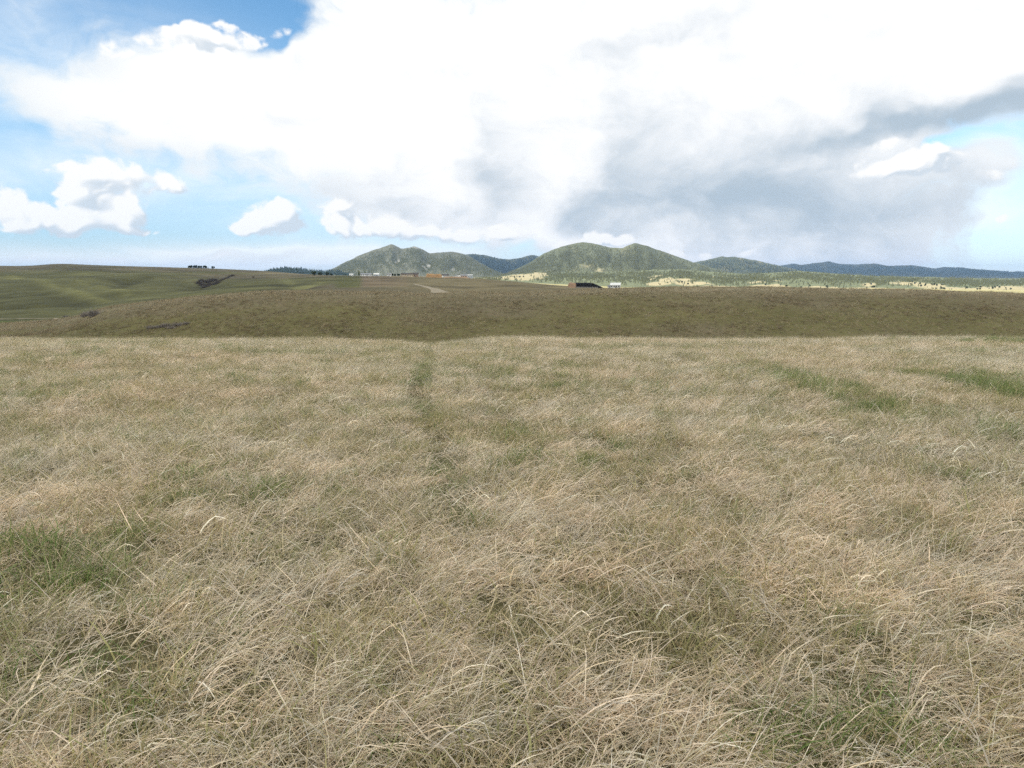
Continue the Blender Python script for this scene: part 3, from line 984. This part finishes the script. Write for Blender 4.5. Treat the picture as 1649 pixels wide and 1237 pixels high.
build_hill('foothill', 'wooded foothills with sunlit straw clearings below the mountains', foot, 420, 110, M_foot,
           lambda a, b: mix3(mead_f(a, b), GREYGREEN * 1.5, STRAWC), 34000, 9, forest_kinds,
           'pine woods over the foothills between the straw clearings', lambda a, b: np.clip(.60 + .45 * nz(a, b * 70, 20, 4, 733), .0, 1) * (1 - .97 * mead_f(a, b)))

# ------------------------------------------------------------------ trees one can tell apart
M_pine = needle_mat('pine_needles', (.050, .068, .036), .25)
crown_kinds = [tree_mesh('crown', 7, 9, [M_pine], 1, .25, 40 + i, .12) for i in range(3)]
for me in crown_kinds:
    me.polygons.foreach_set('material_index', np.zeros(len(me.polygons), np.int32))
round_crowns = []
for i in range(3):
    r = np.random.default_rng(60 + i)
    n = 420
    d = r.normal(size=(n, 3)); d /= np.linalg.norm(d, axis=1)[:, None]
    c = d * (.18 + .82 * r.random(n) ** .5)[:, None] * np.array([.36, .36, .40]) + [0, 0, .60]
    c += .08 * np.sin(c * 11 + i)
    e = r.normal(size=(n, 2, 3)) * .055
    V = np.stack([c - e[:, 0], c + e[:, 1], c + e[:, 0], c - e[:, 1]], 1).reshape(-1, 3)
    round_crowns.append(mesh_from('crown', V, np.arange(4 * n).reshape(-1, 4), [M_pine]))


def trunk_mesh(h):
    V, Fc = [], []
    for z, q in ((-.03, .03), (.25, .022), (.6, .012)):
        for s in range(6):
            V.append((q * math.cos(s * 1.047), q * math.sin(s * 1.047), z))
    for k in range(2):
        for s in range(6):
            Fc.append((k * 6 + s, k * 6 + (s + 1) % 6, k * 6 + 6 + (s + 1) % 6, k * 6 + 6 + s))
    return mesh_from('trunk', V, Fc, [M_bark])


TRUNK = trunk_mesh(1)


def tree(name, loc, h, label, group=None, round_=False, kind=0, wide=1.0):
    t = bpy.data.objects.new(name, None)
    t.location = loc
    t.rotation_euler[2] = random.random() * 6
    t.scale = (h * wide, h * wide, h)
    scene.collection.objects.link(t)
    set_props(t, label, 'tree', group)
    for nm, me in (('trunk', TRUNK), ('crown', (round_crowns if round_ else crown_kinds)[kind % 3])):
        o = bpy.data.objects.new(nm, me)
        o.parent = t
        scene.collection.objects.link(o)
    return t


random.seed(5)
for i, (px, h) in enumerate(((304, 7), (306.5, 7.5), (309.5, 8), (312, 7.6), (314.5, 8.4), (317, 9), (319.5, 7.5), (322, 8), (325, 7.6), (328, 8.6), (330.5, 9), (333, 7), (336, 6))):
    tree('skyline_tree', at(px, 1990), h, 'small dark tree in the close row on the left skyline', 'trees in the row on the left skyline', i % 3 > 0, i, 1.15 if i % 3 else .9)
tree('skyline_tree', at(343.7, 1990), 7.5, 'lone dark tree just right of the skyline row with a gap between', None, True, 1, 1.4)
tree('conifer_tree', at(578, 1080), 8.6, 'tall dark conifer left of the low white ranch house', None, False, 0, .9)
tree('conifer_tree', at(588, 1180), 8.0, 'dark conifer standing behind the low white ranch house', None, False, 1)
for px, Y, h, lb in ((506, 1150, 7.5, 'round dark tree leftmost of the three on the skyline below the far wooded hill'), (516, 1160, 5.5, 'bushy dark tree in the middle of the three below the far wooded hill'), (527, 1100, 6, 'dark tree rightmost of the three, at the foot of the left mountain'),
                     (631.5, 1090, 4.2, 'short dark tree beside the white box shaped building'), (636, 1090, 3.2, 'small bushy tree between the white box building and the long tan house'), (642, 1080, 4.0, 'dark round tree against the left end of the long tan house'),
                     (534, 1090, 4, 'small tree standing alone on the crest left of the white shed')):
    tree('round_tree', at(px, Y), h, lb, None, True, int(px), 1.3)

# pines dotted over the sunlit clearings
spots = []
r = np.random.default_rng(77)
while len(spots) < 110:
    a, b = 1030 + 600 * r.random(), .03 + .45 * r.random()
    if mead_f(np.array([a]), np.array([b]))[0] > .6:
        spots.append((a, b))
for i in range(14):
    spots.append((785 + 95 * r.random(), .25 + .6 * r.random()))
for i, (a, b) in enumerate(spots):
    p = foot.point(np.array([a]), np.array([b]))[0]
    tree('pine_tree', p - [0, 0, .3], 5 + 4.5 * r.random(), 'small green pine dotted over the sunlit straw clearings below the mountains', 'pines dotted over the straw clearings', i % 2 == 0, i, 1.1)

# ------------------------------------------------------------------ leafless brush
M_twig = plain('twigs', (.20, .175, .155), .9, .25, 1.0)
M_twig_dark = plain('dark_twigs', (.080, .068, .062), .9, .25, 1.0)
M_twig_grey = plain('grey_twigs', (.225, .205, .185), .9, .2, 1.0)


def bush_mesh(seed, mat, n=420):
    r = np.random.default_rng(seed)
    V, Fc = [], []
    a = r.random(n) * 6.28
    tl = np.clip(r.normal(.55, .35, n), 0, 1.35)
    L = .55 + .5 * r.random(n)
    rt = np.stack([.30 * r.normal(size=n), .30 * r.normal(size=n), np.full(n, -.03)], 1)
    d = np.stack([np.sin(tl) * np.cos(a), np.sin(tl) * np.sin(a), np.cos(tl)], 1)
    mid = rt + d * (L * .55)[:, None]
    d2 = d + r.normal(size=(n, 3)) * .35
    d2[:, 2] = np.abs(d2[:, 2]) * .9
    tip = mid + d2 * (L * .5)[:, None]
    w = r.normal(size=(n, 3)); w /= np.linalg.norm(w, axis=1)[:, None]
    w *= .022
    V = np.stack([rt - w, rt + w, mid + w * .7, mid - w * .7, tip + w * .3, tip - w * .3], 1).reshape(-1, 3)
    b = np.arange(n)[:, None] * 6
    Fc = np.concatenate([b + np.array([[0, 1, 2, 3]]), b + np.array([[3, 2, 4, 5]])])
    return mesh_from('bush', V, Fc, [mat])


bm_dark = [bush_mesh(i, M_twig_dark) for i in range(2)]
bm_mid = [bush_mesh(5 + i, M_twig) for i in range(2)]
bm_grey = [bush_mesh(9 + i, M_twig_grey) for i in range(2)]


def bush(kinds, i, loc, size, label, group=None, flat=.75):
    o = link('bush', kinds[i % len(kinds)], None, loc - np.array([0, 0, .05]), i * 1.7)
    o.scale = (size, size, size * flat)
    set_props(o, label, 'bush', group)


for i, (px, py, wpx) in enumerate(((321, 456, 9), (327, 459, 9), (325, 452, 8), (333, 461, 9), (333, 454, 9), (340, 452, 9), (339, 458, 8), (346, 451, 8), (346, 457, 7), (330, 462.5, 8), (351, 454.5, 7))):
    p = ground(px, py + 1.5, 240)
    bush(bm_dark, i, p, wpx / F * p[1] * .85, 'dark leafless bush in the thicket at the head of the gully on the green hill', 'dark bushes in the gully thicket')
for i, (px, py) in enumerate(((355, 452.5), (359, 450.5), (363, 448.8), (367, 447), (371, 445.2), (375, 443.8))):
    p = ground(px, py + .8, 240)
    bush(bm_dark, i, p, 5.5 / F * p[1] * .7, 'low dark bush in the line climbing right from the gully thicket', 'bushes in the line up the gully')
p = ground(408, 447, 240); bush(bm_dark, 1, p, 4.5 / F * p[1] * .6, 'small lone dark bush on the brown slope right of the gully')
for i, (px, py, wpx, lb) in enumerate(((138, 505, 13, 'grey leafless bush at the left end of the near ridge, leftmost of a pair'), (151, 504, 17, 'purplish grey leafless bush at the left end of the near ridge, broader of a pair'),)):
    p = ground(px, py + 5, 60)
    bush(bm_mid, i, p, wpx / F * p[1] * .75, lb, None, .95)
p = ground(106, 511, 200); bush(bm_grey, 0, p, 10 / F * p[1] * .6, 'pale grey bush beside the valley road', None, .6)
for i, (px, py, wpx) in enumerate(((243, 529, 15), (255, 528, 14), (266, 526, 18), (276, 529, 14), (286, 525, 17), (300, 522, 13))):
    p = ground(px, py, 60)
    bush(bm_mid, i, p, wpx / F * p[1] * .6, 'low grey brush at the bottom of the near slope just beyond the tan field', 'low brush beyond the tan field', .6)

# ------------------------------------------------------------------ roads
M_gravel = ground_mat('gravel', (3.0, .5), .3)


def ribbon(name, pts, widths, label):
    pts = np.array(pts)
    fine = []
    for i in range(len(pts) - 1):
        for t in np.linspace(0, 1, 14, endpoint=False):
            fine.append((*(pts[i] * (1 - t) + pts[i + 1] * t), widths[i] * (1 - t) + widths[i + 1] * t))
    fine.append((*pts[-1], widths[-1]))
    f = np.array(fine)
    c = f[:, :2]
    d = np.gradient(c, axis=0); d /= np.linalg.norm(d, axis=1)[:, None]
    nrm = np.stack([-d[:, 1], d[:, 0]], 1)
    V, cols = [], 5
    for j in range(cols):
        q = c + nrm * (f[:, -1] * (j / (cols - 1) - .5))[:, None]
        V.append(np.stack([q[:, 0], q[:, 1], height(q[:, 0], q[:, 1]) + .16 - .10 * abs(j - 2) / 2], 1))
    V = np.stack(V, 1).reshape(-1, 3)
    o = link(name, mesh_from(name, V, grid_faces(cols, len(f)), [M_gravel], True, np.tile([.27, .23, .165], (len(V), 1))))
    set_props(o, label, 'road', kind='structure')


ribbon('dirt_road', [ground(px, py, 165)[:2] for px, py in ((667, 457.5), (680, 460.5), (694, 464), (703, 467), (708, 470), (716, 473))], [3.5, 4.5, 5.5, 6.5, 8, 10], 'pale dirt road coming down the far side of the near ridge')
ribbon('valley_road', [ground(px, py, 165)[:2] for px, py in ((-160, 516), (-60, 515), (0, 514), (40, 513.6), (90, 512.8), (130, 511.8))], [2.2, 2.2, 2, 2, 1.8, 1.6], 'pale gravel road along the green valley floor at the left')

# ------------------------------------------------------------------ buildings
M_white = plain('white_siding', (.74, .74, .71))
M_tan = plain('tan_siding', (.52, .42, .29))
M_brown = plain('brown_siding', (.30, .21, .15))
M_pink = plain('pinkish_siding', (.48, .35, .28))
M_bluegrey = plain('grey_siding', (.50, .54, .56))
M_roofd = plain('dark_roof', (.06, .052, .05))
M_roofg = plain('grey_roof', (.22, .23, .25))
M_rooflight = plain('pale_metal_roof', (.66, .66, .64), .5)
M_pane = plain('window_pane', (.03, .035, .045), .15)
M_trim = plain('trim', (.68, .68, .66))


def box(V, Fc, x0, x1, y0, y1, z0, z1):
    b = len(V)
    V += [(x0, y0, z0), (x1, y0, z0), (x1, y1, z0), (x0, y1, z0), (x0, y0, z1), (x1, y0, z1), (x1, y1, z1), (x0, y1, z1)]
    Fc += [tuple(b + i for i in q) for q in ((0, 3, 2, 1), (4, 5, 6, 7), (0, 1, 5, 4), (1, 2, 6, 5), (2, 3, 7, 6), (3, 0, 4, 7))]


def house(name, label, cat, loc, w, d, h, rh, wall, roof, wins=(), door=None, rz=0.0, lean=False, chimney=None, group=None):
    t = bpy.data.objects.new(name, None)
    t.location = loc
    t.rotation_euler[2] = rz
    scene.collection.objects.link(t)
    set_props(t, label, cat, group)
    V, Fc = [], []
    x0, x1, y0, y1 = -w / 2, w / 2, -d / 2, d / 2
    if lean:
        V = [(x0, y0, -1), (x1, y0, -1), (x1, y1, -1), (x0, y1, -1), (x0, y0, h), (x1, y0, h + rh), (x1, y1, h + rh), (x0, y1, h)]
        Fc = [(0, 1, 5, 4), (1, 2, 6, 5), (2, 3, 7, 6), (3, 0, 4, 7), (0, 3, 2, 1), (4, 5, 6, 7)]
    else:
        V = [(x0, y0, -1), (x1, y0, -1), (x1, y1, -1), (x0, y1, -1), (x0, y0, h), (x1, y0, h), (x1, y1, h), (x0, y1, h), (x0, 0, h + rh), (x1, 0, h + rh)]
        Fc = [(0, 1, 5, 4), (2, 3, 7, 6), (1, 2, 6, 9, 5), (3, 0, 4, 8, 7), (0, 3, 2, 1), (4, 5, 9, 8), (7, 8, 9, 6)]
    link('wall', mesh_from('wall', V, Fc, [wall]), t)
    e, th = .45, .18
    if lean:
        s = rh / w
        V = [(x0 - e, y0 - e, h - e * s + .02), (x1 + e, y0 - e, h + rh + e * s + .02), (x1 + e, y1 + e, h + rh + e * s + .02), (x0 - e, y1 + e, h - e * s + .02)]
        V += [(a, b, c + th) for a, b, c in V]
        Fc = [(0, 3, 2, 1), (4, 5, 6, 7), (0, 1, 5, 4), (1, 2, 6, 5), (2, 3, 7, 6), (3, 0, 4, 7)]
    else:
        s = rh / (d / 2)
        pr = [(y0 - e, h - e * s + .02), (0, h + rh + .02), (y1 + e, h - e * s + .02), (y1 + e, h - e * s + .02 + th), (0, h + rh + .02 + th), (y0 - e, h - e * s + .02 + th)]
        V = [(x0 - e, a, b) for a, b in pr] + [(x1 + e, a, b) for a, b in pr]
        Fc = [(i, (i + 1) % 6, 6 + (i + 1) % 6, 6 + i) for i in range(6)] + [(0, 5, 4, 1), (1, 4, 3, 2), (6, 7, 10, 11), (7, 8, 9, 10)]
    ro = link('roof', mesh_from('roof', V, Fc, [roof]), t)
    if chimney is not None:
        V, Fc = [], []
        box(V, Fc, chimney - .4, chimney + .4, -.4, .4, h, h + rh + 1.0)
        link('chimney', mesh_from('chimney', V, Fc, [M_brown]), ro)
    for cx_, cz, ww, wh in wins:
        V, Fc = [], []
        box(V, Fc, cx_ - ww / 2 - .1, cx_ + ww / 2 + .1, y0 - .06, y0 + .02, cz - wh / 2 - .1, cz + wh / 2 + .1)
        fr = link('window', mesh_from('window', V, Fc, [M_trim]), t)
        V, Fc = [], []
        box(V, Fc, cx_ - ww / 2, cx_ + ww / 2, y0 - .10, y0 - .03, cz - wh / 2, cz + wh / 2)
        link('pane', mesh_from('pane', V, Fc, [M_pane]), fr)
    if door is not None:
        V, Fc = [], []
        box(V, Fc, door - .5, door + .5, y0 - .07, y0 + .02, 0, 2.05)
        link('door', mesh_from('door', V, Fc, [M_roofg]), t)
    return t


row = lambda w, n, z, ww=1.2, wh=1.1: [(-w / 2 + w * (i + .5) / n, z, ww, wh) for i in range(n)]
H = 1085
house('shed', 'small white shed leftmost of the far buildings on the crest', 'shed', at(566, H), 5.2, 4, 2.2, 1.0, M_white, M_rooflight, [(1.2, 1.3, .8, .7)], -1.2)
house('ranch_house', 'long low white ranch house with grey roof right of the tall dark conifer', 'house', at(590, H), 15.5, 7, 2.6, 1.5, M_white, M_roofg, row(15.5, 5, 1.6), 1.6)
house('cottage', 'small pale cottage with pale metal roof right of the long white house', 'house', at(606.5, H), 7.5, 6, 2.5, 1.6, M_bluegrey, M_rooflight, row(7.5, 2, 1.5), 0)
house('white_building', 'square white building standing alone left of the long tan house', 'house', at(627, H), 6.0, 6, 3.2, .8, M_white, M_roofg, row(6, 2, 1.8), 0)
house('tan_house', 'long tan house with dark roof and a row of windows', 'house', at(656, H), 18, 8, 3.1, 1.7, M_tan, M_roofd, row(18, 6, 1.8), 1.5, 0, False, 5)
house('brown_house', 'tall dark brown house against the right end of the long tan house', 'house', at(669, H + 6), 8, 8, 4.0, 1.9, M_brown, M_roofd, row(8, 3, 2.8), 0)
house('gabled_house', 'white house with dark roof just right of the orange dirt bank', 'house', at(717.5, H + 8), 9.5, 8, 3.2, 1.9, M_white, M_roofd, row(9.5, 3, 1.8), 1.5, .25)
house('lean_to_house', 'white building with one long slanting roof rising to the right', 'house', at(736, H + 8), 10, 8, 2.6, 2.4, M_white, M_roofd, row(10, 3, 1.6), 1, .1, True)
house('pink_house', 'pinkish brown house right of the building with the slanting roof', 'house', at(747, H + 20), 9, 8, 3.6, 1.6, M_pink, M_roofg, row(9, 3, 2.2), 0)
house('grey_building', 'pale grey flat long building at the right end of the far houses', 'house', at(757, H + 40), 8, 8, 4.6, .7, M_bluegrey, M_rooflight, row(8, 2, 2.4), 0)
house('white_house', 'white farmhouse with dark windows right of the black covered stack', 'house', at(991.5, 665), 8.4, 7, 3.1, 1.7, M_white, M_rooflight, row(8.4, 4, 1.7, 1.1, 1.2), .2, -.2)
house('pale_shed', 'small pale shed left of the white farmhouse', 'shed', at(982.5, 668), 3.6, 3, 1.7, .9, M_white, M_roofg, [(.9, 1.1, .6, .6)], -.7)

# earth banks
M_earth = ground_mat('bare_earth', (4.0, .8), .35)


def mound(name, label, loc, w, d, h, seed, col, flat=.5):
    u = np.linspace(-1, 1, 33)
    A, B = np.meshgrid(u, u)
    A, B = A.ravel(), B.ravel()
    rr = np.maximum(np.abs(A) ** 2.5, 0) + np.abs(B) ** 2.0
    x, y = loc[0] + A * w / 2, loc[1] + B * d / 2
    z = height(x, y) - .4 + (h + .4) * sstep(1 - rr, 0, flat) * (1 + .22 * nz(A, B, .35, 3, seed))
    o = link(name, mesh_from(name, np.stack([x - loc[0], y - loc[1], z - loc[2]], 1), grid_faces(33, 33), [M_earth], True, np.tile(col, (len(A), 1))), None, loc)
    set_props(o, label, 'earth bank')


mound('dirt_bank', 'long orange bank of bare earth in front of the far houses', at(699, 1060), 24, 12, 4.4, 3, [.36, .225, .115], .35)
mound('dirt_bank', 'brown orange bank of earth at the left end of the black stack', at(921.5, 638), 8, 9, 3.7, 4, [.30, .20, .135])
mound('dirt_bank', 'low pale brown spoil bank below the houses with white walls', at(735, 1050), 40, 10, 1.6, 6, [.30, .21, .14])

# long stack under black sheeting
t = bpy.data.objects.new('covered_stack', None)
t.location = at(948, 640)
scene.collection.objects.link(t)
set_props(t, 'long black sheeted stack with a sloping right end beside a brown earth bank', 'stack')
M_sheet = plain('black_sheet', (.010, .010, .011), .9, .3, .6)
M_sheet.node_tree.nodes['Principled BSDF'].inputs['Specular IOR Level'].default_value = .15
M_tyre = plain('tyre_rubber', (.30, .28, .25), .9)
n = 49
L0 = 640 / F
prof = np.interp(np.linspace(0, 1, n), [0, .015, .45, .64, .80, 1], [4.3, 4.6, 4.5, 4.1, 2.4, .05])
V = []
for i in range(n):
    xx = (-22 + 46 * i / (n - 1)) * L0
    hh = prof[i] + .10 * math.sin(i * 2.1) + .06 * math.sin(i * 5.3)
    bulge = .12 * math.sin(i * math.pi)
    fold = .16 * (1 if i % 2 else -1)
    for yy, q in ((-4.6 + fold, -.4), (-4.3 + fold, .45 * hh), (-3.4 + fold * .5, .86 * hh), (-1.8, .99 * hh), (1.8, hh), (3.6, .8 * hh), (4.6, -.4)):
        V.append((xx, yy, q))
Fc = [(i * 7 + j, (i + 1) * 7 + j, (i + 1) * 7 + j + 1, i * 7 + j + 1) for i in range(n - 1) for j in range(6)]
Fc += [tuple(range(7)), tuple((n - 1) * 7 + j for j in range(6, -1, -1))]
link('sheet', mesh_from('sheet', V, Fc, [M_sheet]), t)


def torus(name, R0, r0, mat, a=14, b=7):
    V, Fc = [], []
    for i in range(a):
        for j in range(b):
            q, s = 2 * math.pi * i / a, 2 * math.pi * j / b
            V.append(((R0 + r0 * math.cos(s)) * math.cos(q), (R0 + r0 * math.cos(s)) * math.sin(q), r0 * math.sin(s)))
            Fc.append((i * b + j, ((i + 1) % a) * b + j, ((i + 1) % a) * b + (j + 1) % b, i * b + (j + 1) % b))
    return mesh_from(name, V, Fc, [mat], True)


tyre = torus('tyre', .42, .16, M_tyre)
for i in range(14):
    x_ = (-20.5 + 2.55 * i) * L0
    p = t.location
    g0 = float(height(p[0] + x_, p[1] - 5.3)) - p[2]
    o = link('weight_tyre', tyre, None, (p[0] + x_, p[1] - 5.35, p[2] + g0 + .45))
    o.rotation_euler = (R(68), 0, .3 * math.sin(i * 3))
    set_props(o, 'pale weathered tyre leaning against the foot of the black stack', 'tyre', 'tyres along the foot of the black stack')

# ------------------------------------------------------------------ the cloud that shades the near land: high, behind and to the left
M_cloud, bs = new_mat('cloud')
bs.inputs['Base Color'].default_value = (.92, .92, .93, 1)
bs.inputs['Roughness'].default_value = 1
bs.inputs['Specular IOR Level'].default_value = 0
HC = 4200.0
off = sun_vec / sun_vec[2] * HC
CLOUD = [(0, -300, 3000, 1500), (-1900, 900, 1350, 2000), (1700, -300, 1700, 1300)]
cs = np.arange(-70, 71)
A, B = np.meshgrid(cs * 75.0 - 300, cs * 60.0 + 200)
dd = np.full(A.shape, -9.0)
for cx_, cy_, ra, rb in CLOUD:
    dd = np.maximum(dd, 1 - np.sqrt(((A - cx_) / ra) ** 2 + ((B - cy_) / rb) ** 2))
dd = dd + .07 * nz(A, B, 700, 4, 901)
th = np.sqrt(np.clip(dd, 0, 1))
top = HC + 700 * th * (1 + .5 * nz(A, B, 420, 4, 905)) + 1
bot = HC - 90 * th * (1 + .6 * nz(A, B, 500, 4, 907))
m = len(cs)
Vt = np.stack([A.ravel() + off[0], B.ravel() + off[1], top.ravel()], 1)
Vb = np.stack([A.ravel() + off[0], B.ravel() + off[1], bot.ravel()], 1)
fa = grid_faces(m, m)
ok = (dd.ravel()[fa] > 0).any(1)
fa = fa[ok]
cl = mesh_from('cloud', np.concatenate([Vt, Vb]), np.concatenate([fa, fa[:, ::-1] + m * m]), [M_cloud], True)
cloud = link('cloud', cl)
set_props(cloud, 'broad white cloud high behind the viewer whose shadow lies over the near land', 'cloud', kind='structure')

# ------------------------------------------------------------------ the air
V, Fc = [], []
box(V, Fc, -24400, 24400, -6400, 24400, float(gz.min()) - 1.0, 400)
haze = link('haze', mesh_from('haze', V, Fc))
M_haze = bpy.data.materials.new('haze')
M_haze.use_nodes = True
nt = M_haze.node_tree
nt.nodes.remove(nt.nodes['Principled BSDF'])
pv = nt.nodes.new('ShaderNodeVolumePrincipled')
pv.inputs['Color'].default_value = (.38, .60, 1.0, 1)
pv.inputs['Density'].default_value = 2.8e-5
pv.inputs['Anisotropy'].default_value = 0.2
nt.links.new(pv.outputs[0], nt.nodes['Material Output'].inputs['Volume'])
haze.data.materials.append(M_haze)
set_props(haze, 'thin bluish air over the whole land', 'haze', kind='stuff')
